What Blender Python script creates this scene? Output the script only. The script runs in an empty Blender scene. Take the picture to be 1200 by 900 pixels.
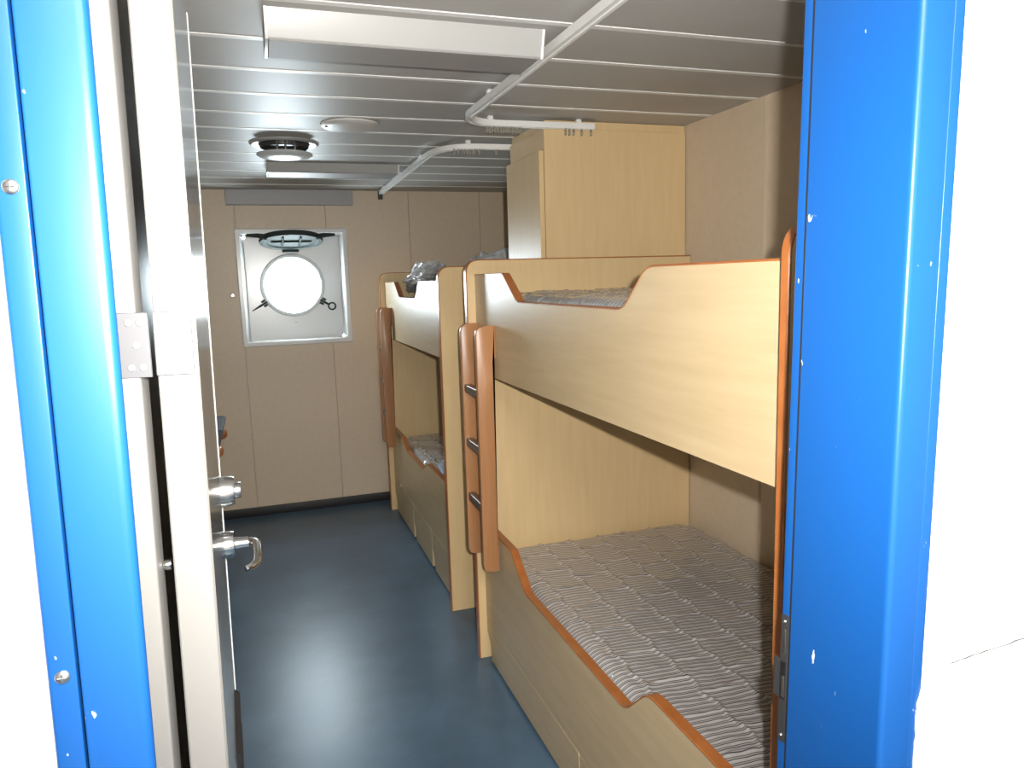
import bpy, bmesh, math, random
from mathutils import Vector, Matrix, noise
random.seed(7)
S = bpy.context.scene
COL = S.collection
PI = math.pi

# ------------------------------------------------------------------ materials
def mat(name, col, rough=.5, metal=0., spec=.5, coat=0., coat_rough=.1):
    m = bpy.data.materials.new(name); m.use_nodes = True
    b = m.node_tree.nodes['Principled BSDF']
    b.inputs['Base Color'].default_value = (*col, 1)
    b.inputs['Roughness'].default_value = rough
    b.inputs['Metallic'].default_value = metal
    b.inputs['Specular IOR Level'].default_value = spec
    b.inputs['Coat Weight'].default_value = coat
    b.inputs['Coat Roughness'].default_value = coat_rough
    return m
def nd(m, t, **kw):
    n = m.node_tree.nodes.new(t)
    for k, v in kw.items():
        if k in n.inputs: n.inputs[k].default_value = v
        else: setattr(n, k, v)
    return n
def lk(m, a, b): m.node_tree.links.new(a, b)
def bsdf(m): return m.node_tree.nodes['Principled BSDF']
def vary(m, colA, colB, scale=(1, 1, 1), nscale=5., detail=6., lo=.35, hi=.65, bump=0., rough=None):
    """two-tone noise over object coordinates"""
    tc = nd(m, 'ShaderNodeTexCoord'); mp = nd(m, 'ShaderNodeMapping', Scale=scale)
    nz = nd(m, 'ShaderNodeTexNoise', Scale=nscale, Detail=detail, Roughness=.6)
    rp = nd(m, 'ShaderNodeValToRGB')
    rp.color_ramp.elements[0].position = lo; rp.color_ramp.elements[1].position = hi
    rp.color_ramp.elements[0].color = (*colA, 1); rp.color_ramp.elements[1].color = (*colB, 1)
    lk(m, tc.outputs['Object'], mp.inputs['Vector']); lk(m, mp.outputs[0], nz.inputs['Vector'])
    lk(m, nz.outputs[0], rp.inputs[0]); lk(m, rp.outputs[0], bsdf(m).inputs['Base Color'])
    if bump:
        bp = nd(m, 'ShaderNodeBump', Strength=bump, Distance=.002)
        lk(m, nz.outputs[0], bp.inputs['Height']); lk(m, bp.outputs[0], bsdf(m).inputs['Normal'])
    if rough:
        mr = nd(m, 'ShaderNodeMapRange'); mr.inputs['To Min'].default_value = rough[0]; mr.inputs['To Max'].default_value = rough[1]
        lk(m, nz.outputs[0], mr.inputs['Value']); lk(m, mr.outputs[0], bsdf(m).inputs['Roughness'])
    return nz, rp

def wood(name, a, b, grain, rough=.36, spec=.5):
    m = mat(name, a, rough, spec=spec)
    vary(m, a, b, scale=grain, nscale=3.0, detail=8, lo=.3, hi=.7)
    return m
BIRCH_V = wood('birch_upright', (.65, .475, .25), (.70, .52, .285), (14, 14, 1.2), .38)
BIRCH_H = wood('birch_lengthwise', (.53, .40, .23), (.60, .465, .28), (14, 1.3, 14), .33, .42)
EDGE = wood('beech_edge', (.33, .105, .028), (.42, .15, .044), (6, 6, 6), .3)
LADDER = wood('beech_ladder', (.36, .168, .070), (.41, .20, .087), (20, 20, 1.5), .35)
WALL = mat('wall_laminate', (.43, .325, .215), .4)
vary(WALL, (.64, .525, .39), (.67, .555, .42), nscale=40, bump=.05)
CEIL = mat('ceiling_panel', (.26, .26, .25), .46, spec=.22)
vary(CEIL, (.44, .43, .41), (.47, .46, .44), nscale=2.5, detail=2)
STRIP = mat('joint_strip', (.8, .8, .78), .4)
FLOOR = mat('floor_vinyl', (.05, .09, .15), .3)
vary(FLOOR, (.046, .090, .140), (.082, .150, .228), nscale=3.5, detail=7, lo=.28, hi=.75, rough=(.30, .38))
BLUE = mat('blue_paint', (.006, .068, .255), .32)
WHITE = mat('white_paint', (.72, .72, .705), .5)
CREAM = mat('cream_paint', (.19, .184, .174), .4)
DOORFACE = mat('door_laminate', (.13, .125, .115), .16)
SCREW = mat('screw_head', (.30, .30, .30), .4)
STEEL = mat('brushed_steel', (.62, .61, .59), .28, metal=1.)
CHROME = mat('chrome', (.75, .75, .74), .14, metal=1.)
DARK = mat('dark_metal', (.03, .03, .032), .45)
RUNG = mat('rung_metal', (.16, .12, .105), .3, metal=.3)
BLACK = mat('black_rubber', (.015, .015, .016), .5)
WPLASTIC = mat('white_plastic', (.80, .80, .78), .35)
DIFF = mat('grey_acrylic', (.30, .29, .28), .5, spec=.25)
GREYMETAL = mat('grey_sheet_metal', (.34, .34, .35), .35)
GRP = mat('white_fibreglass', (.76, .77, .77), .22)
BRASS = mat('green_bronze', (.045, .054, .051), .7, spec=.05)
GREYFAB = mat('grey_upholstery', (.08, .09, .11), .8)
vary(GREYFAB, (.07, .08, .10), (.11, .12, .14), nscale=120)
DECK = mat('bunk_board', (.40, .30, .18), .6)
# scratched blue paint: small pale nicks
_vo = nd(BLUE, 'ShaderNodeTexNoise', Scale=64., Detail=3.); _tc = nd(BLUE, 'ShaderNodeTexCoord')
_mp = nd(BLUE, 'ShaderNodeMapping', Scale=(1, 1, .55)); _rp = nd(BLUE, 'ShaderNodeValToRGB')
_rp.color_ramp.elements[0].position = .735; _rp.color_ramp.elements[0].color = (.006, .068, .255, 1)
_rp.color_ramp.elements[1].position = .76; _rp.color_ramp.elements[1].color = (.45, .52, .56, 1)
lk(BLUE, _tc.outputs['Object'], _mp.inputs[0]); lk(BLUE, _mp.outputs[0], _vo.inputs['Vector'])
lk(BLUE, _vo.outputs[0], _rp.inputs[0]); lk(BLUE, _rp.outputs[0], bsdf(BLUE).inputs['Base Color'])
# clear window glass
GLASS = bpy.data.materials.new('window_glass'); GLASS.use_nodes = True
_n = GLASS.node_tree.nodes; _n.remove(_n['Principled BSDF'])
_t = _n.new('ShaderNodeBsdfTransparent'); _g = _n.new('ShaderNodeBsdfGlossy'); _g.inputs['Roughness'].default_value = .02
_mx = _n.new('ShaderNodeMixShader'); _mx.inputs[0].default_value = .06
lk(GLASS, _t.outputs[0], _mx.inputs[1]); lk(GLASS, _g.outputs[0], _mx.inputs[2]); lk(GLASS, _mx.outputs[0], _n['Material Output'].inputs[0])
# thin crinkled polythene
def film(name, col, alpha, rough):
    m = mat(name, col, rough, spec=.8)
    bsdf(m).inputs['Alpha'].default_value = alpha
    return m
BAG = film('grey_polythene', (.74, .75, .77), .75, .25)
# striped ticking with quilted bumps
def ticking(name, wrap):
    m = mat(name, (.5, .48, .46), .42, coat=wrap, coat_rough=.07)
    tc = nd(m, 'ShaderNodeTexCoord'); mp = nd(m, 'ShaderNodeMapping')
    mp.inputs['Rotation'].default_value = (0, 0, math.radians(7))
    sep = nd(m, 'ShaderNodeSeparateXYZ')
    ns = nd(m, 'ShaderNodeTexNoise', Scale=9., Detail=2.)
    mu = nd(m, 'ShaderNodeMath', operation='MULTIPLY_ADD'); mu.inputs[1].default_value = .012
    dv = nd(m, 'ShaderNodeMath', operation='DIVIDE'); dv.inputs[1].default_value = .0185
    fr = nd(m, 'ShaderNodeMath', operation='FRACT')
    rp = nd(m, 'ShaderNodeValToRGB'); rp.color_ramp.interpolation = 'LINEAR'
    e = rp.color_ramp.elements
    e[0].position = 0; e[0].color = (.54, .53, .525, 1); e[1].position = .40; e[1].color = (.54, .53, .525, 1)
    for p, c in ((.46, (.045, .04, .045)), (.56, (.045, .04, .045)), (.62, (.47, .455, .445)), (.76, (.47, .455, .445)),
                 (.80, (.14, .10, .085)), (.90, (.14, .10, .085)), (.96, (.54, .53, .525))):
        k = e.new(p); k.color = (*c, 1)
    lk(m, tc.outputs['Object'], mp.inputs[0]); lk(m, mp.outputs[0], sep.inputs[0]); lk(m, tc.outputs['Object'], ns.inputs['Vector'])
    lk(m, ns.outputs[0], mu.inputs[0]); lk(m, sep.outputs['Y'], mu.inputs[2]); lk(m, mu.outputs[0], dv.inputs[0])
    lk(m, dv.outputs[0], fr.inputs[0]); lk(m, fr.outputs[0], rp.inputs[0]); lk(m, rp.outputs[0], bsdf(m).inputs['Base Color'])
    n2 = nd(m, 'ShaderNodeTexNoise', Scale=26., Detail=4.)
    bp = nd(m, 'ShaderNodeBump', Strength=.35, Distance=.006)
    lk(m, tc.outputs['Object'], n2.inputs['Vector']); lk(m, n2.outputs[0], bp.inputs['Height']); lk(m, bp.outputs[0], bsdf(m).inputs['Normal'])
    return m
TICK = ticking('striped_ticking', 1.)
TICK_UP = ticking('wrapped_ticking', 1.); bsdf(TICK_UP).inputs['Coat IOR'].default_value = 2.3; bsdf(TICK_UP).inputs['Coat Roughness'].default_value = .12
BEDDING = mat('pale_blue_cotton', (.36, .42, .52), .7)

# ------------------------------------------------------------------ mesh helpers
def box(bm, x0, x1, y0, y1, z0, z1, bev=0., seg=2):
    vs = [bm.verts.new((x, y, z)) for x in (x0, x1) for y in (y0, y1) for z in (z0, z1)]
    F = [(0, 1, 3, 2), (4, 6, 7, 5), (0, 4, 5, 1), (2, 3, 7, 6), (0, 2, 6, 4), (1, 5, 7, 3)]
    fs = [bm.faces.new([vs[i] for i in f]) for f in F]
    if bev:
        es = list({e for f in fs for e in f.edges})
        bmesh.ops.bevel(bm, geom=es, offset=bev, segments=seg, affect='EDGES', profile=.5)
    return bm
def rounded(pts, n=6):
    """polygon points (u, v, radius) -> outline with rounded corners"""
    out = []; N = len(pts)
    for i, p in enumerate(pts):
        r = p[2] if len(p) > 2 else 0
        P = Vector(p[:2])
        if r <= 0: out.append(tuple(P)); continue
        a = (Vector(pts[i-1][:2]) - P).normalized(); b = (Vector(pts[(i+1) % N][:2]) - P).normalized()
        ang = a.angle(b); t = min(r / math.tan(ang/2), (Vector(pts[i-1][:2])-P).length*.49, (Vector(pts[(i+1) % N][:2])-P).length*.49)
        A = P + a*t; B = P + b*t
        for k in range(n+1):
            s = k/n; out.append(tuple(A*(1-s)**2 + P*2*s*(1-s) + B*s*s))
    return out
AX = {'x': lambda u, v, w: (w, u, v), 'y': lambda u, v, w: (u, w, v), 'z': lambda u, v, w: (u, v, w)}
def prism(bm, outline, axis, w0, w1, bev=0., seg=2):
    """outline (u, v) extruded along axis; for x (u,v)=(y,z), y (u,v)=(x,z), z (u,v)=(x,y)"""
    f = AX[axis]
    a = [bm.verts.new(f(u, v, w0)) for u, v in outline]; b = [bm.verts.new(f(u, v, w1)) for u, v in outline]
    n = len(outline); fs = [bm.faces.new(a), bm.faces.new(b[::-1])]
    for i in range(n): fs.append(bm.faces.new((a[i], b[i], b[(i+1) % n], a[(i+1) % n])))
    if bev:
        es = [e for e in fs[0].edges] + [e for e in fs[1].edges]
        bmesh.ops.bevel(bm, geom=es, offset=bev, segments=seg, affect='EDGES', profile=.5)
    return bm
def band(bm, path, axis, w0, w1, t, bev=.0):
    """edge band of thickness t on an open path, swept across w0..w1; inner side lies on the path (left of travel is outside)"""
    n = len(path); off = []
    for i in range(n):
        P = Vector(path[i])
        d0 = (P - Vector(path[i-1])).normalized() if i else None
        d1 = (Vector(path[i+1]) - P).normalized() if i < n-1 else None
        d0 = d0 or d1; d1 = d1 or d0
        n0 = Vector((-d0.y, d0.x)); n1 = Vector((-d1.y, d1.x)); m = (n0+n1)
        m = m.normalized() if m.length > 1e-6 else n0
        off.append(P + m * t / max(.4, m.dot(n0)))
    f = AX[axis]; c = min(t*.6, .002)
    rows = []
    for P, Q in zip(path, off):
        P = Vector(P); D = (Q-P)
        ring = [f(*(P - D*.1), w0), f(*(P + D*(1-c/t)), w0), f(*Q, w0+c), f(*Q, w1-c), f(*(P + D*(1-c/t)), w1), f(*(P - D*.1), w1)]
        rows.append([bm.verts.new(v) for v in ring])
    for i in range(n-1):
        for k in range(6): bm.faces.new((rows[i][k], rows[i][(k+1) % 6], rows[i+1][(k+1) % 6], rows[i+1][k]))
    bm.faces.new(rows[0]); bm.faces.new(rows[-1][::-1])
    return bm
def tube(bm, pts, r, n=10, caps=True, flat=1.):
    pts = [Vector(p) for p in pts]; rows = []
    up = Vector((0, 0, 1))
    prev = None
    for i, P in enumerate(pts):
        d = (pts[min(i+1, len(pts)-1)] - pts[max(i-1, 0)]).normalized()
        if prev is None:
            s = d.cross(up)
            if s.length < .1: s = d.cross(Vector((1, 0, 0)))
        else: s = prev - d*prev.dot(d)
        s.normalize(); prev = s; t = d.cross(s)
        rr = r[i] if isinstance(r, (list, tuple)) else r
        rows.append([bm.verts.new(P + s*math.cos(a)*rr + t*math.sin(a)*rr*flat) for a in [2*PI*k/n for k in range(n)]])
    for i in range(len(rows)-1):
        for k in range(n): bm.faces.new((rows[i][k], rows[i][(k+1) % n], rows[i+1][(k+1) % n], rows[i+1][k]))
    if caps: bm.faces.new(rows[0][::-1]); bm.faces.new(rows[-1])
    return bm
def loop_tube(bm, cen, R, r, e1, e2, n=20, m=8):
    cen = Vector(cen); e1 = Vector(e1); e2 = Vector(e2); e3 = e1.cross(e2); rows = []
    for i in range(n):
        a = 2*PI*i/n; d = e1*math.cos(a) + e2*math.sin(a)
        rows.append([bm.verts.new(cen + d*(R + r*math.cos(b)) + e3*r*math.sin(b)) for b in [2*PI*k/m for k in range(m)]])
    for i in range(n):
        for k in range(m): bm.faces.new((rows[i][k], rows[i][(k+1) % m], rows[(i+1) % n][(k+1) % m], rows[(i+1) % n][k]))
    return bm
def lathe(bm, prof, cen, axis=(0, 0, 1), n=40, closed=False):
    """prof list of (radius, height along axis)"""
    q = Vector((0, 0, 1)).rotation_difference(Vector(axis)); cen = Vector(cen); rows = []
    for r, h in prof:
        if r < 1e-5: rows.append([bm.verts.new(cen + q @ Vector((0, 0, h)))])
        else: rows.append([bm.verts.new(cen + q @ Vector((r*math.cos(2*PI*k/n), r*math.sin(2*PI*k/n), h))) for k in range(n)])
    pairs = list(zip(rows, rows[1:])) + ([(rows[-1], rows[0])] if closed else [])
    for A, B in pairs:
        for k in range(n):
            l = (k+1) % n
            if len(A) == 1 and len(B) == 1: continue
            if len(A) == 1: bm.faces.new((A[0], B[k], B[l]))
            elif len(B) == 1: bm.faces.new((A[k], A[l], B[0]))
            else: bm.faces.new((A[k], A[l], B[l], B[k]))
    return bm
def B(): return bmesh.new()
def wloc(o):
    v = Vector((0, 0, 0))
    while o: v += o.location; o = o.parent
    return v
def obj(name, bm, m, parent=None, label=None, base=None, smooth=35):
    bmesh.ops.recalc_face_normals(bm, faces=bm.faces[:])
    org = wloc(parent) if parent else Vector((0, 0, 0))
    if base is not None: org = org + (Vector(base) - org)
    bmesh.ops.translate(bm, verts=bm.verts[:], vec=-org)
    me = bpy.data.meshes.new(name); bm.to_mesh(me); bm.free()
    me.materials.append(m)
    if smooth:
        me.shade_smooth(); me.set_sharp_from_angle(angle=math.radians(smooth))
    o = bpy.data.objects.new(name, me); COL.objects.link(o)
    if parent: o.parent = parent
    if base is not None: o.location = Vector(base) - (wloc(parent) if parent else Vector())
    if label: o['label'] = label
    return o
def thing(name, label, cat, loc=(0, 0, 0), group=None, kind=None):
    o = bpy.data.objects.new(name, None); COL.objects.link(o); o.empty_display_size = .1
    o.location = loc
    return tag(o, label, cat, group, kind)
def tag(o, label, cat, group=None, kind=None):
    o['label'] = label; o['category'] = cat
    if group: o['group'] = group
    if kind: o['kind'] = kind
    return o
def struct(name, bm, m, label, cat, base=None, smooth=35):
    return tag(obj(name, bm, m, base=base, smooth=smooth), label, cat, kind='structure')

# ------------------------------------------------------------------ dimensions (metres)
XL, XW = -1.0, 1.783            # cabin side walls
YF0, YF1 = .60, .755            # bulkhead with the doorway
YB = 5.247                      # far wall
ZC = 2.206                      # ceiling

# ------------------------------------------------------------------ room shell
bm = B(); box(bm, -2.2, 2.6, -1.0, YB+.2, -.06, 0)
struct('floor', bm, FLOOR, 'mottled blue vinyl floor of the cabin', 'floor')
bm = B()
JO = [.645, .9325] + [1.2200+.2875*k for k in range(14)]
JO = [y for y in JO if YF1 < y < YB]
prev = YF1
for y in JO + [YB+.15]:
    box(bm, XL-.1, XW+.1, prev+.010 if prev > YF1 else prev-.16, y-.010, ZC, ZC+.03, .004, 1); prev = y
box(bm, XL-.1, XW+.1, YF0, YB+.15, ZC+.028, ZC+.06)
ceiling = struct('ceiling', bm, CEIL, 'grey ceiling of wide cross panels', 'ceiling')
strips = B()
for y in JO: box(strips, XL, XW-.004, y-.011, y+.011, ZC-.002, ZC+.02)
obj('joint_strip', strips, STRIP, ceiling, 'white strips in the joints between panels')
# far wall with a square opening
WX0, WX1, WZ0, WZ1 = -.09, .575, 1.205, 1.925
bm = B()
def wallpanel(bm, x0, x1, z0, z1): box(bm, x0, x1, YB, YB+.05, z0, z1)
seams = [-.68, -.11, .47, 1.045, 1.565]
xs = [XL-.1] + seams + [XW+.1]
for a, b in zip(xs, xs[1:]):
    a += .0012; b -= .0012
    segs = [(a, b, 0, WZ0), (a, b, WZ1, ZC+.02)]
    if a < WX0: segs.append((a, min(b, WX0), WZ0, WZ1))
    if b > WX1: segs.append((max(a, WX1), b, WZ0, WZ1))
    for s in segs:
        if s[1]-s[0] > .005: wallpanel(bm, *s)
box(bm, XL-.1, WX0-.02, YB+.048, YB+.12, 0, ZC+.02); box(bm, WX1+.02, XW+.1, YB+.048, YB+.12, 0, ZC+.02)
box(bm, WX0-.02, WX1+.02, YB+.048, YB+.12, 0, WZ0-.02); box(bm, WX0-.02, WX1+.02, YB+.048, YB+.12, WZ1+.02, ZC+.02)
struct('wall_back', bm, WALL, 'beige laminate wall at the far end around the porthole', 'wall')
bm = B(); ys = [YF0, 1.26, 2.31, 3.36, 4.41, YB]
for a, b in zip(ys, ys[1:]): box(bm, XW, XW+.05, a+.0015, b-.0015, 0, ZC+.02)
box(bm, XW+.045, XW+.12, YF0, YB+.1, 0, ZC+.02)
wr = struct('wall_right', bm, WALL, 'beige laminate wall on the right behind the bunk', 'wall')
bm = B()
box(bm, XW-.002, XW+.01, 2.302, 2.306, 0, ZC); box(bm, XW-.002, XW+.01, 2.314, 2.318, 0, ZC)
obj('joint_bead', bm, mat('joint_bead', (.62, .52, .40), .4), wr, 'pale bead along the panel joint')
bm = B(); box(bm, XL-.12, XL, YF0, YB+.1, 0, ZC+.02)
struct('wall_left', bm, WALL, 'beige laminate wall on the left behind the open door', 'wall')
bm = B(); box(bm, XL-.02, -.165, YF1-.02, 2.25, 0, ZC+.02)
struct('wall_alcove', bm, WALL, 'beige boxed-in wall just behind the open door', 'wall')
# bulkhead with the doorway (white towards the corridor)
bm = B()
box(bm, -2.2, -.160, YF0, YF1, 0, 2.45); box(bm, .686, 2.6, YF0, YF1, 0, 2.45); box(bm, -.160, .686, YF0, YF1, 2.13, 2.45)
wf = struct('wall_front', bm, WHITE, 'white corridor wall with the doorway', 'wall')
CRK = mat('crack_line', (.05, .05, .05), .8)
bm = B(); z = 1.118
pts = []
for i in range(30):
    x = .735 + i*.008; z += .0009 + random.uniform(-.0012, .0016); pts.append((x, YF0-.0002, z))
tube(bm, pts, [.0004 + .0008*abs(noise.noise((p[0]*40, 0, 0))) for p in pts], 5)
obj('crack', bm, CRK, wf, 'hairline crack across the white paint')
bm = B(); box(bm, XL-.1, XW, YB-.012, YB, 0, .062, .003)
struct('baseboard_back', bm, BLACK, 'black skirting along the foot of the far wall', 'baseboard')
# corridor the photograph is taken from
bm = B(); box(bm, -2.2, 2.6, -1.05, -1.0, 0, 2.45); box(bm, -2.25, -2.2, -1.05, YF1, 0, 2.45); box(bm, 2.6, 2.65, -1.05, YF1, 0, 2.45)
struct('wall_corridor', bm, WHITE, 'white corridor walls outside the cabin', 'wall')
bm = B(); box(bm, -2.25, 2.65, -1.05, YF0+.01, 2.4, 2.45)
struct('ceiling_corridor', bm, WHITE, 'white corridor ceiling outside the cabin', 'ceiling')

# ------------------------------------------------------------------ blue door frame (leans a touch)
LEAN = math.radians(-.85)       # about the y axis: the heads of the jambs sit a little to the right
FR = thing('trim_1', 'bright blue painted steel door frame around the doorway', 'door frame', (0, .66, 1.5), kind='structure')
ZT = 2.13
def zpr(outline, z0=0., z1=ZT, bev=0):
    bm = B(); prism(bm, outline, 'z', z0, z1); return bm
# right jamb: rounded nose, deep reveal
nose = rounded([(.6755, .592, .002), (.633, .592, .007), (.633, .745, .0015), (.6755, .745)], 5)
jr = obj('jamb', zpr(nose), BLUE, FR)
obj('cover_strip', zpr(rounded([(.6925, .5945, .002), (.678, .5945, .001), (.678, .64), (.6925, .64)], 3)), BLUE, FR)
obj('stop_strip', zpr(rounded([(.672, .7485), (.635, .7485, .001), (.635, .764, .0015), (.672, .764)], 3)), BLUE, FR)
bm = B(); box(bm, .6342, .672, .7449, .7487, 0, ZT); obj('groove_shade', bm, BLACK, FR, 'black strip standing in for the shadow in the groove')  # black strip stands in for the shadow line between reveal and stop
# left jamb: wider face, cover strip with screws
nose = rounded([(-.144, .592, .002), (-.144, .745), (-.138, .745), (-.097, .592, .008)], 5)
obj('jamb', zpr(nose), BLUE, FR)
obj('cover_strip', zpr(rounded([(-.1462, .5935, .001), (-.1655, .5935, .003), (-.1655, .64), (-.1462, .64)], 3)), BLUE, FR)
def screw(bm, c, ax, r=.004):
    lathe(bm, [(r, -.001), (r, .0006), (r*.8, .0016), (r*.3, .0021), (0, .0021)], c, ax, 16)
    a = Vector(ax).cross(Vector((0, 0, 1))).normalized(); c = Vector(c) + Vector(ax)*.002
    q = a.cross(Vector(ax))
    for d in (a, q):
        tube(bm, [c - d*r*.55, c + d*r*.55], r*.14, 6)
for z in (1.649, 1.294, .62):
    if z < 1: continue
    bm = B(); screw(bm, (-.1555, .5932, z), (0, -1, 0), .0052); obj('screw', bm, STEEL, FR, 'bright cross-head screw in the blue strip')
# inner rebate post that carries the hinges
hp = obj('hinge_post', zpr(rounded([(-.175, .80), (-.1155, .80, .003), (-.1155, .85), (-.175, .85)], 3)), CREAM, FR, 'pale metal rebate behind the blue jamb')
bm = B(); box(bm, -.150, -.1045, .7975, .80, 1.492, 1.556, .0006, 1)
hl = obj('hinge_leaf', bm, mat('hinge_steel', (.065, .065, .072), .5), FR, 'steel hinge leaf screwed to the rebate')
for dx, z in ((-.1225, 1.546), (-.1122, 1.546), (-.1168, 1.524), (-.1225, 1.502), (-.1122, 1.502)):
    bm = B(); screw(bm, (dx, .7977, z), (0, -1, 0), .0035); obj('screw', bm, SCREW, hl)
# strike plate on the right stop strip
bm = B(); prism(bm, rounded([(.7495, .958, .001), (.7495, 1.138, .001), (.7625, 1.138, .001), (.7625, .958, .001)], 2), 'x', .6335, .6352)
box(bm, .6335, .6358, .752, .7745, 1.018, 1.072)
sp = obj('strike_plate', bm, DARK, FR, 'dark metal strike plate for the door latch')
for z0, z1 in ((1.085, 1.118), (1.022, 1.052)):
    bm = B(); box(bm, .6328, .6336, .753, .7585, z0, z1, .0003, 1); obj('latch_slot', bm, STEEL, sp, 'bright worn latch slot')
for z in (1.129, .967):
    bm = B(); screw(bm, (.6334, .756, z), (-1, 0, 0), .0028); obj('screw', bm, STEEL, sp)
# flaked paint by the foot of the right strip
bm = B()
out = []
N = 26
for i in range(N+1): out.append((.6935 - (.0075 + .003*noise.noise((i*.7, 3, 0)))*min(1, i/3), 1.118 - i*.008))
out += [(.696, 1.118 - N*.008), (.696, 1.118)]
prism(bm, out, 'y', .5925, .5945); obj('paint_chip', bm, mat('bare_filler', (.55, .55, .50), .7), FR, 'patch of flaked paint showing pale filler')
FR.rotation_euler = (0, -LEAN, 0)

# ------------------------------------------------------------------ open cabin door, seen along its hinge edge
DR = thing('door_1', 'pale cabin door swung open into the room on the left', 'door', (-.104, .832, 1.5), kind='structure')
DW, DT = .73, .0385
def dbox(x0, x1, y0, y1, z0, z1, bev=0, seg=2):
    bm = B(); box(bm, -.104+x0, -.104+x1, .832+y0, .832+y1, z0, z1, bev, seg); return bm
leaf = obj('door_leaf', dbox(0, DT, 0, DW, 0.03, 2.085, .0015, 1), CREAM, DR, 'pale door edge facing the corridor')
obj('face_sheet', dbox(DT-.0005, DT+.0012, .004, DW-.012, .035, 2.075), DOORFACE, DR, 'glossy grey sheet on the room side of the door')
obj('edge_bead', dbox(DT-.001, DT+.003, DW-.008, DW+.001, .03, 2.085, .0008, 1), STRIP, DR, 'bright bead along the latch edge')
bm = dbox(-.001, DT-.003, -.0032, 0, 1.491, 1.557, .0008, 1)
hl2 = obj('hinge_leaf', bm, mat('hinge_leaf_steel', (.085, .085, .088), .5), DR, 'steel hinge leaf on the door edge')
for dx, z in ((.012, 1.547), (.027, 1.547), (.0195, 1.525), (.012, 1.502), (.027, 1.502)):
    bm = B(); screw(bm, (-.104+dx, .832-.0032, z), (0, -1, 0), .0036); obj('screw', bm, SCREW, hl2)
fx = -.104+DT+.001
bm = B(); lathe(bm, [(0, 0), (.030, 0), (.030, .010), (.028, .022), (.0265, .026), (.0155, .0265), (.0155, .036), (.0145, .038), (0, .038)], (fx, .832+.665, 1.186), (1, 0, 0), 32)
obj('lock_cylinder', bm, STEEL, DR, 'round brushed steel lock with a thumb turn')
bm = B(); lathe(bm, [(0, 0), (.027, 0), (.027, .010), (.025, .018), (.013, .020), (.0115, .034), (.0115, .045), (0, .045)], (fx, .832+.665, 1.078), (1, 0, 0), 32)
hd = obj('door_handle', bm, CHROME, DR, 'chrome lever handle')
bm = B(); hy = .832+.665
pts = [(fx+.030, hy, 1.078), (fx+.044, hy, 1.078), (fx+.054, hy-.004, 1.078), (fx+.060, hy-.016, 1.078), (fx+.061, hy-.04, 1.077), (fx+.059, hy-.085, 1.074), (fx+.055, hy-.108, 1.072), (fx+.046, hy-.120, 1.070), (fx+.036, hy-.124, 1.069)]
tube(bm, pts, [.0095, .0095, .0092, .009, .0085, .0078, .0074, .007, .0062], 14)
obj('lever', bm, CHROME, hd)
bm = B()
for k in range(2):
    z = .66+k*.062; y0 = .832+.655+k*.01
    prism(bm, [(fx-.002, z), (fx+.010, z+.045), (fx-.002, z+.055)], 'y', y0-.22, y0)
obj('vent_louvre', bm, BLACK, DR, 'black louvres of the air grille low on the door')
bm = B(); lathe(bm, [(0, 0), (.006, 0), (.006, .004), (.004, .008), (0, .009)], (-.1065, .84, 1.285), (-1, 0, 0), 16)
obj('stud', bm, CHROME, DR, 'small round stud on the back of the door')
DR.rotation_euler = (0, -LEAN, math.radians(2.5))

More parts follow.
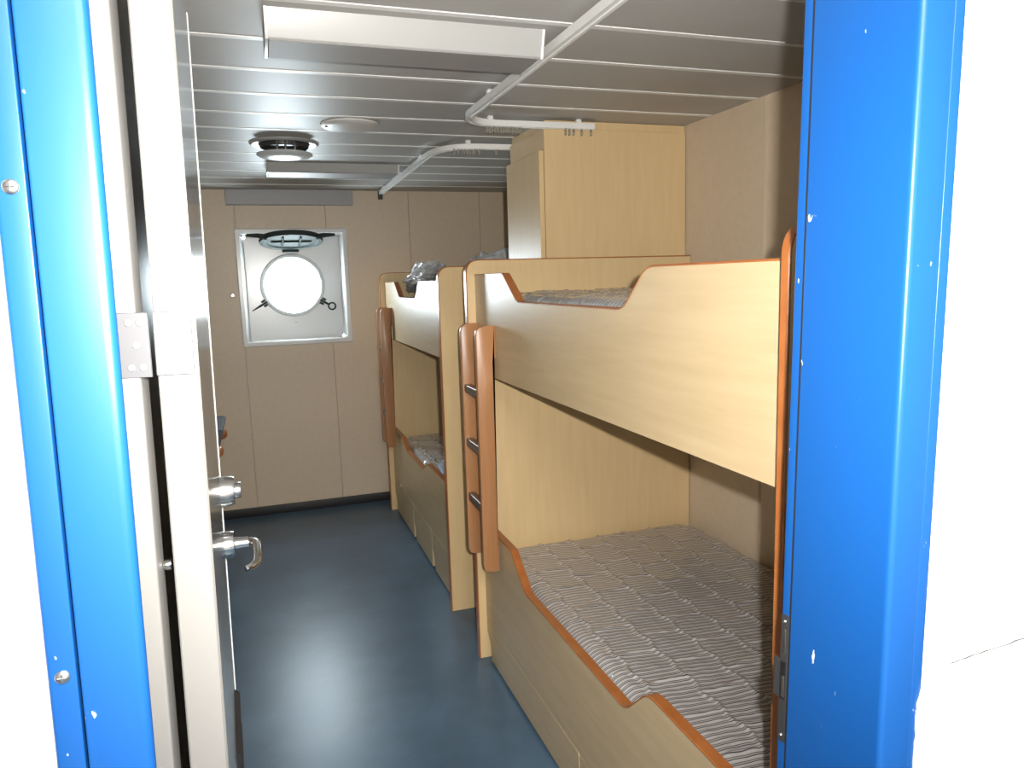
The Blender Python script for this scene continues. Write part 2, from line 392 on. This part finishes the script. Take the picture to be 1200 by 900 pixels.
# ------------------------------------------------------------------ bunks
def bunk(y0, y1, zp, uz0, uz1, unz, lz1, lnz, notch, label, drawers, lz0=.168):
    """y0 / y1: room side faces of near and far end panels; notch: four y values far to near"""
    T = thing('bunk_bed', label, 'bunk bed', ((.77+XW)/2, (y0+y1)/2, 0), 'built-in bunk beds along the right wall')
    XB, XF, th, xe = .77, .806, .03, XW-.004
    # end panels, rounded at the aisle corner
    for a, b in ((y0-(.018 if y0 < 1 else th), y0), (y1, y1+th)):
        o = rounded([(XB+.004, 0), (XB+.004, zp-.004, .052), (xe, zp-.004), (xe, 0)], 8)
        bm = B(); prism(bm, o, 'y', a, b, .001, 1); ep = obj('end_panel', bm, BIRCH_V, T)
        path = [p for p in rounded([(XB+.004, 0), (XB+.004, zp-.004, .052), (xe, zp-.004)], 8)]
        path = path[:-1] if False else path
        # rounded() treats ends as cyclic but they carry no radius
        bm = B(); band(bm, path, 'y', a-.0012, b+.0012, .004)
        obj('edge_band', bm, EDGE, ep, 'orange-brown beech edging')
    n0, n1, n2, n3 = notch
    yb, yt = y1-.001, y0+.001
    def profile(z0, z1, nz):
        return [(yb, z0), (yt, z0), (yt, z1), (n3, z1, .085), (n2, nz, .085), (n1, nz, .085), (n0, z1, .035), (yb, z1)]
    for name, z0, z1, nz in (('guard_panel', uz0, uz1, unz), ('lower_panel', lz0+.003, lz1, lnz)):
        bm = B(); prism(bm, rounded(profile(z0, z1-.004, nz-.004), 6), 'x', XF, XF+.028)
        g = obj(name, bm, BIRCH_H, T)
        path = rounded([(yt, z1-.004), (n3, z1-.004, .085), (n2, nz-.004, .085), (n1, nz-.004, .085), (n0, z1-.004, .035), (yb, z1-.004)], 6)
        # travelling towards +y the outside (up) is on the left
        path = [p for p in path]
        bm = B(); band(bm, path, 'x', XF-.0012, XF+.0292, .004)
        obj('edge_band', bm, EDGE, g, 'orange-brown beech edging')
    # drawer fronts at floor level
    for i, (a, b) in enumerate(drawers):
        cut = min(.05, abs(b-a)*.3)
        o = rounded([(a, .012), (a, lz0-.001, .014), (b, lz0-.001, .004), (b, .12), (b-cut, .085, .01), (b-cut, .012)], 4)
        bm = B(); prism(bm, o, 'x', XF, XF+.02, .0012, 1)
        obj('drawer_front', bm, BIRCH_H, T)
    bm = B(); box(bm, XF+.05, XF+.068, y0, y1, 0, lz0); obj('plinth', bm, DECK, T)
    # boards that carry the mattresses
    bm = B(); box(bm, XF+.028, xe, y0, y1, uz0+.02, uz0+.045); obj('upper_board', bm, DECK, T)
    bm = B(); box(bm, XF+.028, xe, y0, y1, lnz-.155, lnz-.13); obj('lower_board', bm, DECK, T)
    return T
B1 = bunk(.957, 2.80, 1.657, 1.216, 1.600, 1.503, .594, .488, (2.456, 2.306, 1.556, 1.444),
          'birch bunk bed nearest the doorway with a striped mattress below', [(1.858, 2.797), (.965, 1.852)])
B2 = bunk(3.307, 4.985, 1.642, 1.212, 1.580, 1.488, .588, .530, (4.62, 4.46, 3.985, 3.885),
          'birch bunk bed at the far end beside the porthole wall', [(4.345, 4.98), (3.838, 4.335), (3.315, 3.828)], lz0=.225)

def ladder(ya, yb, z0, z1, rungs, label):
    T = thing('bunk_ladder', label, 'ladder', (.765, (ya+yb)/2, z0), 'ladders hung on the bunk fronts')
    for y in (ya, yb):
        # rail outline in (x, z): rounded to the aisle, small step where it clears the guard panel
        o = rounded([(.732, z0, .045), (.732, z1, .05), (.8045, z1, .004), (.8045, z1-.115, .004), (.792, z1-.130, .004), (.792, z0, .004)], 7)
        bm = B(); prism(bm, o, 'y', y-.0115, y+.0115, .003, 2); obj('rail', bm, LADDER, T)
    for z in rungs:
        o = rounded([(.738, z-.017, .006), (.738, z+.017, .006), (.768, z+.017, .006), (.768, z-.017, .006)], 3)
        bm = B(); prism(bm, o, 'y', min(ya, yb)+.0105, max(ya, yb)-.0105); obj('rung', bm, RUNG, T, 'dark metal rung')
    return T
ladder(2.775, 2.565, .478, 1.412, (1.158, .942, .720), 'beech ladder with dark rungs hung on the nearer bunk')
ladder(4.93, 4.77, .50, 1.415, (1.15, .93, .71), 'beech ladder seen edge-on at the far bunk')

def mattress(x0, x1, y0, y1, zt, thick, label, m, group='mattresses on the bunks'):
    nx, ny = 190, 300
    bm = B(); rows = []
    def top(u, v):
        x = x0+(x1-x0)*u; y = y0+(y1-y0)*v
        ex = min(x-x0, x1-x); ey = min(y-y0, y1-y); R = .055
        drop = 0
        C = .12
        e = C - math.hypot(C-ex, C-ey) if ex < C and ey < C else min(ex, ey)
        if e < R: drop += R - math.sqrt(max(0, R*R-(R-max(e, 0))**2))
        if e < 0: drop += thick
        # quilting: wavy seams along y, short ones across, staggered
        s = (x - x0 - .075)/.128; k = math.floor(s+.5); d = (s-k)*.128 + .006*math.sin(y*52+k*2.1)
        q = .0045*math.exp(-(d/.006)**2)*(1+.5*math.sin(y*260))
        k2 = math.floor(s); p = (y/.165 + .5*(k2 % 2)); dy = (p-math.floor(p+.5))*.165 + .004*math.sin(x*70)
        q += .0035*math.exp(-(dy/.006)**2)
        q += .0035*noise.noise((x*9, y*9, zt)) + .002*noise.noise((x*30, y*30, 1))
        return Vector((x, y, zt - min(drop, thick*.9) + q))
    for i in range(nx+1):
        rows.append([bm.verts.new(top(i/nx, j/ny)) for j in range(ny+1)])
    for i in range(nx):
        for j in range(ny): bm.faces.new((rows[i][j], rows[i+1][j], rows[i+1][j+1], rows[i][j+1]))
    rim = [rows[i][0] for i in range(nx)] + [rows[nx][j] for j in range(ny)] + [rows[i][ny] for i in range(nx, 0, -1)] + [rows[0][j] for j in range(ny, 0, -1)]
    low = [bm.verts.new((v.co.x, v.co.y, zt-thick)) for v in rim]
    n = len(rim)
    for i in range(n): bm.faces.new((rim[i], low[i], low[(i+1) % n], rim[(i+1) % n]))
    bm.faces.new(low)
    return tag(obj('mattress', bm, m, base=((x0+x1)/2, (y0+y1)/2, zt-thick), smooth=60), label, 'mattress', group)
mattress(.838, 1.772, .985, 2.792, .478, .118, 'striped quilted mattress under clear film on the nearer lower bunk', TICK)
mattress(.838, 1.772, .985, 2.792, 1.524, .26, 'film-wrapped mattress on the nearer upper bunk behind the guard panel', TICK_UP)
mattress(.838, 1.772, 3.312, 4.978, .525, .122, 'striped mattress on the far lower bunk', TICK)
mattress(.838, 1.772, 3.312, 4.978, 1.475, .215, 'mattress on the far upper bunk beneath the grey plastic', TICK)

# crumpled plastic on the far upper bunk, loose bedding on the far lower bunk
def crumple(name, cen, rad, seed, m, label, cat, group=None, lean=0., rough=.35):
    bm = B(); bmesh.ops.create_icosphere(bm, subdivisions=5, radius=1)
    cx, cy, cz = cen
    for v in bm.verts:
        p = v.co.copy(); f = 1.0
        for k, (s, a) in enumerate(((1.5, .22), (3.6, .12), (8., .06))):
            f += a*(abs(noise.noise(p*s + Vector((seed, seed*2, k))))*2.4-.7)*rough/.35
        q = Vector((p.x*rad[0]*f, p.y*rad[1]*f, max(-.55, p.z)*rad[2]*f))
        q.z += lean*q.y
        v.co = q
    zmin = min(v.co.z for v in bm.verts)
    for v in bm.verts: v.co.z -= zmin; v.co += Vector(cen)
    return tag(obj(name, bm, m, base=cen, smooth=28), label, cat, group)
crumple('plastic_bag', (1.00, 4.55, 1.479), (.13, .31, .078), 2.3, BAG, 'crumpled grey plastic bag slumped in the far upper bunk notch', 'plastic bag', lean=-.2)
crumple('plastic_sheet', (1.48, 4.52, 1.479), (.19, .38, .165), 5.1, BAG, 'pale plastic sheeting heaped higher at the back of the far upper bunk', 'plastic sheeting')
crumple('bedding', (1.05, 3.75, .537), (.20, .30, .05), 8.7, BEDDING, 'pale blue rumpled bedding on the far lower bunk', 'bedding', rough=.2)

# ------------------------------------------------------------------ wardrobe between the bunks
W = thing('wardrobe', 'tall birch wardrobe standing between the two bunks', 'wardrobe', (1.46, 3.05, 0))
bm = B(); box(bm, 1.128, XW-.004, 2.842, 3.262, 0, 2.172, .001, 1); obj('carcass', bm, BIRCH_V, W)
bm = B(); box(bm, 1.135, XW-.004, 2.850, 3.255, 2.172, ZC-.002); obj('filler_strip', bm, BIRCH_V, W)
bm = B(); box(bm, 1.106, 1.1265, 2.846, 3.258, .06, 2.085, .0015, 1); obj('wardrobe_door', bm, BIRCH_V, W)

# ------------------------------------------------------------------ porthole
CX, CZ, RG = .232, 1.577, .194
YG = 5.395
P = thing('window_1', 'square white porthole recess with a round bright pane', 'window', (CX, YB, 1.17), kind='structure')
ox0, ox1, oz0, oz1 = -.122, .606, 1.172, 1.956
bx0, bx1, bz0, bz1 = -.068, .560, 1.205, 1.905
bm = B()
def ringrect(bm, A, Bq):
    a = [bm.verts.new(v) for v in A]; b = [bm.verts.new(v) for v in Bq]
    for i in range(4): bm.faces.new((a[i], a[(i+1) % 4], b[(i+1) % 4], b[i]))
def rect(x0, x1, z0, z1, y): return [(x0, y, z0), (x1, y, z0), (x1, y, z1), (x0, y, z1)]
t = .036
R = [rect(ox0, ox1, oz0, oz1, YB+.002), rect(ox0, ox1, oz0, oz1, YB-.006), rect(ox0+.006, ox1-.006, oz0+.006, oz1-.006, YB-.012),
     rect(ox0+t-.008, ox1-t+.008, oz0+t-.008, oz1-t+.008, YB-.012), rect(ox0+t, ox1-t, oz0+t, oz1-t, YB-.004), rect(bx0, bx1, bz0, bz1, YG-.01)]
vr = [[bm.verts.new(v) for v in r] for r in R]
for a, b in zip(vr, vr[1:]):
    for i in range(4): bm.faces.new((a[i], a[(i+1) % 4], b[(i+1) % 4], b[i]))
obj('recess_box', bm, GRP, P, smooth=20)
# back plate with a round hole
bm = B(); n = 64; ci = []; co = []
for k in range(n):
    a = 2*PI*k/n; c, s = math.cos(a), math.sin(a)
    ci.append(bm.verts.new((CX+RG*1.05*c, YG-.0105, CZ+RG*1.05*s)))
    tx = ((bx1+.01-CX) if c > 0 else (CX-bx0+.01))/max(abs(c), 1e-6); tz = ((bz1+.01-CZ) if s > 0 else (CZ-bz0+.01))/max(abs(s), 1e-6); q = min(tx, tz)
    co.append(bm.verts.new((CX+q*c, YG-.0105, CZ+q*s)))
for k in range(n): bm.faces.new((ci[k], ci[(k+1) % n], co[(k+1) % n], co[k]))
obj('back_plate', bm, GRP, P)
bm = B(); lathe(bm, [(RG-.006, .03), (RG-.006, -.026), (RG, -.032), (RG+.016, -.032), (RG+.022, -.026), (RG+.024, 0), (RG+.024, .03)], (CX, YG-.004, CZ), (0, 1, 0), 64, True)
obj('porthole_ring', bm, mat('painted_ring', (.50, .54, .54), .3), P, 'pale green-grey ring around the pane')
bm = B(); lathe(bm, [(0, 0), (RG-.004, 0), (RG-.004, .010), (0, .010)], (CX, YG+.006, CZ), (0, 1, 0), 64)
obj('pane', bm, GLASS, P, 'clear round pane')
# storm cover swung up, ribs on its underside
tilt = math.radians(79)
hx = Vector((CX, YG-.045, CZ+RG+.055)); e1 = Vector((1, 0, 0)); e2 = Vector((0, -math.sin(tilt), math.cos(tilt))); e3 = e1.cross(e2)
cc = hx + e2*.215
bm = B(); lathe(bm, [(0, .0), (.16, .0), (.172, -.012), (.200, -.012), (.204, .002), (.196, .022), (.15, .026), (0, .026)], cc, e3 if e3.z > 0 else -e3, 48)
dl = obj('storm_cover', bm, BRASS, P, 'grey-green metal storm cover swung up under the recess')
bm = B()
for s in (-1, 1):
    for tt in (-.055, .055):
        tube(bm, [cc + e1*tt + e2*(-.12) - Vector((0, 0, .006)), cc + e1*tt + e2*.12 - Vector((0, 0, .006))], .007, 8)
tube(bm, [cc - e1*.13 - Vector((0, 0, .006)), cc + e1*.13 - Vector((0, 0, .006))], .006, 8)
obj('rib', bm, BRASS, dl)
bm = B(); box(bm, CX-.055, CX+.055, YG-.075, YG-.008, CZ+RG+.028, CZ+RG+.082, .008); obj('hinge_block', bm, BRASS, P)
for s in (-1, 1):
    bm = B(); p0 = cc + e1*s*.15 + e2*.10
    tube(bm, [p0, p0 + e1*s*.06 + Vector((0, .01, .012)), p0 + e1*s*.125 + Vector((0, .04, .016))], [.020, .015, .009], 10)
    obj('cover_lug', bm, BRASS, P)
for s in (-1, 1):
    a = math.radians(-31 if s > 0 else 211); d = Vector((math.cos(a), 0, math.sin(a))); c0 = Vector((CX, YG-.045, CZ))
    bm = B(); p = c0 + d*(RG+.016); w = Vector((0, 1, 0)).cross(d)
    for q in (-1, 1): tube(bm, [p + w*q*.017 + Vector((0, .03, 0)), p + w*q*.017 + d*.028], .008, 8)
    tube(bm, [p - d*.002, p + d*.060], .008, 10)
    if s > 0: loop_tube(bm, p + d*.088, .024, .0055, d, w)
    else: tube(bm, [p + d*.055, p + d*.075, p + d*.115], [.014, .012, .006], 10, flat=.5)
    obj('dog_bolt', bm, BRASS, P, 'swing bolt at the edge of the pane')
bm = B(); lathe(bm, [(0, 0), (.009, 0), (.008, .006), (.004, .009), (0, .009)], (CX+.005, YG-.009, CZ-RG-.07), (0, -1, 0), 16)
obj('drain_plug', bm, CHROME, P)
# wall knob left of the recess
bm = B(); lathe(bm, [(0, 0), (.012, 0), (.012, .004), (.006, .007), (.006, .02), (.013, .026), (.013, .034), (.009, .038), (0, .038)], (-.160, YB, 1.522), (0, -1, 0), 20)
tag(obj('wall_knob', bm, CHROME, base=(-.16, YB, 1.522)), 'small metal knob on the far wall left of the porthole', 'knob')
# curtain box over the window
bm = B(); box(bm, -.158, .656, YB-.045, YB, 2.106, ZC, .003, 1)
cb = tag(obj('curtain_box', bm, GREYMETAL, base=(.25, YB, 2.106)), 'long grey box under the ceiling above the porthole', 'curtain box')

# ------------------------------------------------------------------ ceiling fittings
mat_housing = mat('enamel_housing', (.40, .40, .39), .35)
def striplight(x0, x1, y0, y1, label, zb=2.140):
    T = thing('ceiling_light', label, 'ceiling light', ((x0+x1)/2, (y0+y1)/2, ZC), 'unlit strip lights on the ceiling')
    bm = B(); prism(bm, rounded([(y0-.02, ZC), (y1+.01, ZC), (y1-.002, zb+.004, .003), (y0+.001, zb+.004, .004)], 3), 'x', x0+.006, x1-.006)
    obj('housing', bm, mat_housing, T, 'white side of the fitting')
    bm = B(); box(bm, x0+.007, x1-.007, y0+.002, y1-.003, zb, zb+.006, .002, 1); obj('diffuser', bm, DIFF, T, 'grey diffuser underneath')
    for a, b in ((x0, x0+.0065), (x1-.0065, x1)):
        bm = B(); prism(bm, rounded([(y0-.022, ZC), (y1+.012, ZC), (y1+.001, zb-.001, .004), (y0-.002, zb-.001, .004)], 3), 'x', a, b); obj('end_cap', bm, GREYMETAL if a == x0 else WPLASTIC, T)
    return T
striplight(.058, .742, 1.866, 2.015, 'long strip light on the ceiling nearest the doorway')
striplight(.088, .772, 4.09, 4.295, 'dull strip light on the ceiling by the porthole wall', 2.158)
bm = B(); lathe(bm, [(0, .0), (.116, .0), (.116, -.006), (.104, -.013), (.085, -.0165), (0, -.018)], (.395, 3.085, ZC), (0, 0, 1), 48)
V = tag(obj('ceiling_disc', bm, mat('off_white_disc', (.62, .61, .59), .35), base=(.395, 3.085, ZC)), 'flat round white cover plate on the ceiling', 'cover plate')
bm = B(); lathe(bm, [(.007, 0), (.007, -.004), (.003, -.007), (0, -.007)], (.302, 3.07, ZC-.011), (0, 0, 1), 14); obj('screw', bm, CHROME, V)
T = thing('ceiling_vent', 'round chrome-edged air outlet dropping below the ceiling', 'air vent', (.158, 3.535, ZC))
bm = B(); lathe(bm, [(.108, .001), (.150, .001), (.150, -.004), (.138, -.010), (.112, -.006)], (.158, 3.535, ZC), (0, 0, 1), 48, True); obj('flange', bm, GREYMETAL, T)
bm = B(); lathe(bm, [(0, .003), (.108, .003), (.108, -.004), (.105, -.022), (.100, -.022), (.100, -.002), (0, -.002)], (.158, 3.535, ZC-.002), (0, 0, 1), 48); obj('throat', bm, DARK, T, 'dark gap of the outlet')
bm = B(); lathe(bm, [(0, -.038), (.08, -.040), (.118, -.046), (.122, -.052), (.110, -.060), (.06, -.068), (0, -.070)], (.158, 3.535, ZC), (0, 0, 1), 48); obj('dish', bm, mat('pale_dish', (.60, .64, .66), .25), T, 'pale dish under the outlet')
for a in (-1.9, -1.57, -1.2, .5, 2.2):
    x, y = .158+.105*math.cos(a), 3.535+.105*math.sin(a)
    bm = B(); tube(bm, [(x, y, ZC-.002), (x, y, ZC-.046)], .005, 10); obj('spacer', bm, CHROME, T)

def rail(path, label, gl, brk, z=2.178):
    T = thing('curtain_rail', label, 'curtain rail', (*path[0], z), 'white curtain tracks under the ceiling')
    # rectangular track section swept along the path
    bm = B(); rows = []; w, h = .0140, .0115; n = len(path)
    for i, p in enumerate(path):
        q = Vector(path[min(i+1, n-1)]) - Vector(path[max(i-1, 0)]); q.normalize(); s = Vector((-q.y, q.x))
        c = Vector(p)
        prof = [(-w, -h), (-w, h), (w, h), (w, -h), (w*.35, -h), (w*.35, -h+.004), (-w*.35, -h+.004), (-w*.35, -h)]
        rows.append([bm.verts.new((c.x+s.x*a, c.y+s.y*a, z+b)) for a, b in prof])
    for a, b in zip(rows, rows[1:]):
        for k in range(8): bm.faces.new((a[k], a[(k+1) % 8], b[(k+1) % 8], b[k]))
    bm.faces.new(rows[0]); bm.faces.new(rows[-1][::-1]); obj('track', bm, WPLASTIC, T)
    for x, y in brk:
        bm = B(); box(bm, x-.011, x+.011, y-.011, y+.011, z+.010, ZC, .003, 1); box(bm, x-.013, x+.013, y-.013, y+.013, z+.004, z+.012, .002, 1); obj('bracket', bm, WPLASTIC, T)
    for x, y in gl:
        bm = B(); zz = z-.0125
        box(bm, x-.0022, x+.0022, y-.007, y+.007, zz-.006, zz+.002)
        loop_tube(bm, (x, y, zz-.014), .0085, .0021, (0, 1, 0), (0, 0, 1), 12, 6)
        obj('glider', bm, mat_glider, T, 'small curtain glider')
    return T
mat_glider = mat('glider_nylon', (.34, .31, .25), .4)
def bend(p0, p1, p2, n=8): return [tuple(Vector(p0)*(1-s)**2 + Vector(p1)*2*s*(1-s) + Vector(p2)*s*s) for s in [k/n for k in range(n+1)]]
pa = [(.79, 1.02), (.787, 1.6), (.783, 2.2)] + bend((.780, 2.70), (.779, 2.862), (.93, 2.864)) + [(1.1, 2.860), (1.335, 2.853)]
pa = [(a if len(a) == 2 else a[:2]) for a in pa]
# the far part of this track passes just in front of the wardrobe
pa = [(x, y-.035 if y > 2.5 else y) for x, y in pa]
g1 = [(.885+.0115*k, 2.829) for k in range(13)] + [(1.215, 2.824), (1.232, 2.824), (1.250, 2.823), (1.285, 2.822), (1.325, 2.820)]
rail(pa, 'white curtain track over the nearer bunk, nearest the doorway', g1, [(.787, 1.55), (.781, 2.45), (.90, 2.829), (1.27, 2.822)])
pb = [(.832, 5.10), (.828, 4.4)] + bend((.822, 3.62), (.815, 3.335), (1.0, 3.325)) + [(1.4, 3.31)]
g2 = [(.885, 3.335), (.905, 3.33), (.92, 3.33), (.932, 3.33), (.944, 3.33), (.956, 3.33), (.975, 3.329), (1.0, 3.328), (1.08, 3.32)]
rail(pb, 'grey-looking curtain track over the far bunk running to the porthole wall', g2, [(.829, 4.95), (.827, 4.35), (.823, 3.75), (.95, 3.33)])
bm = B(); box(bm, .815, .845, 5.10, 5.125, 2.135, 2.192, .003, 1)
tr2 = [o for o in bpy.data.objects if o.name.startswith('curtain_rail')][-1]
obj('end_stop', bm, DARK, tr2, 'dark stop at the end of the track')

# ------------------------------------------------------------------ armchair mostly behind the door
A = thing('armchair', 'grey armchair with wooden arms mostly hidden behind the door', 'armchair', (-.56, 4.6, 0))
ax, ay = -.56, 4.6
bm = B(); box(bm, ax-.25, ax+.20, ay-.24, ay+.24, .36, .47, .03, 3); obj('seat', bm, GREYFAB, A)
bm = B(); prism(bm, rounded([(ax+.16, .42, .02), (ax+.215, .42, .02), (ax+.318, .785, .012), (ax+.255, .79, .02)], 5), 'y', ay-.235, ay+.235, .008, 2); obj('backrest', bm, GREYFAB, A)
for s in (-1, 1):
    y = ay + s*.262
    bm = B(); prism(bm, rounded([(ax-.27, .625, .02), (ax-.27, .672, .02), (ax+.312, .700, .03), (ax+.312, .640, .03)], 6), 'y', y-.022, y+.022, .006, 2); obj('arm', bm, EDGE, A, 'orange-brown wooden arm')
    for x in (ax-.22, ax+.19):
        bm = B(); prism(bm, [(x-.018, 0), (x+.018, 0), (x+.022, .64), (x-.022, .64)], 'y', y-.016, y+.016, .004, 1); obj('leg', bm, EDGE, A)

# ------------------------------------------------------------------ light
w = bpy.data.worlds.new('overcast_sky'); S.world = w; w.use_nodes = True
w.node_tree.nodes['Background'].inputs[0].default_value = (.80, .93, 1, 1)
w.node_tree.nodes['Background'].inputs[1].default_value = 34.
def light(name, kind, loc, energy, rot=(0, 0, 0), **kw):
    l = bpy.data.lights.new(name, kind); l.energy = energy
    for k, v in kw.items(): setattr(l, k, v)
    o = bpy.data.objects.new(name, l); o.location = loc; o.rotation_euler = rot; COL.objects.link(o); return o
# daylight portal in the porthole opening (guides sampling of the sky only)
pt = light('porthole_daylight', 'AREA', (CX, YG+.06, CZ), 1, (math.radians(-90), 0, 0), shape='DISK', size=.42)
pt.data.cycles.is_portal = True
# the camera's flash, just right of and above the lens
light('camera_flash', 'SPOT', (.055, .0, 1.622), 122, (math.radians(86), 0, math.radians(-17)), spot_size=math.radians(106), spot_blend=1., shadow_soft_size=.011, color=(1, .965, .91))
# unseen fill light added overhead in the corridor
light('corridor_fill', 'AREA', (.3, -.35, 2.38), 42, (0, 0, 0), shape='RECTANGLE', size=1.1, size_y=.25, color=(1, .96, .9))

# ------------------------------------------------------------------ camera
cam = bpy.data.cameras.new('camera'); co_ = bpy.data.objects.new('camera', cam); COL.objects.link(co_)
cam.sensor_width = 36; cam.sensor_fit = 'HORIZONTAL'; cam.lens = 861.18/1200*36; cam.clip_start = .02
yaw, pitch, roll = map(math.radians, (-18.705, -8.177, -1.685))
F = Vector((-math.sin(yaw)*math.cos(pitch), math.cos(yaw)*math.cos(pitch), math.sin(pitch)))
r0 = Vector((math.cos(yaw), math.sin(yaw), 0)); u0 = r0.cross(F)
r1 = r0*math.cos(roll) + u0*math.sin(roll); u1 = -r0*math.sin(roll) + u0*math.cos(roll)
M = Matrix((r1, u1, -F)).transposed().to_4x4(); M.translation = (0, 0, 1.58)
co_.matrix_world = M
S.camera = co_
S.view_settings.view_transform = 'Standard'; S.view_settings.look = 'None'
S.view_settings.gamma = 1; S.view_settings.use_curve_mapping = False
S.view_settings.exposure = .88
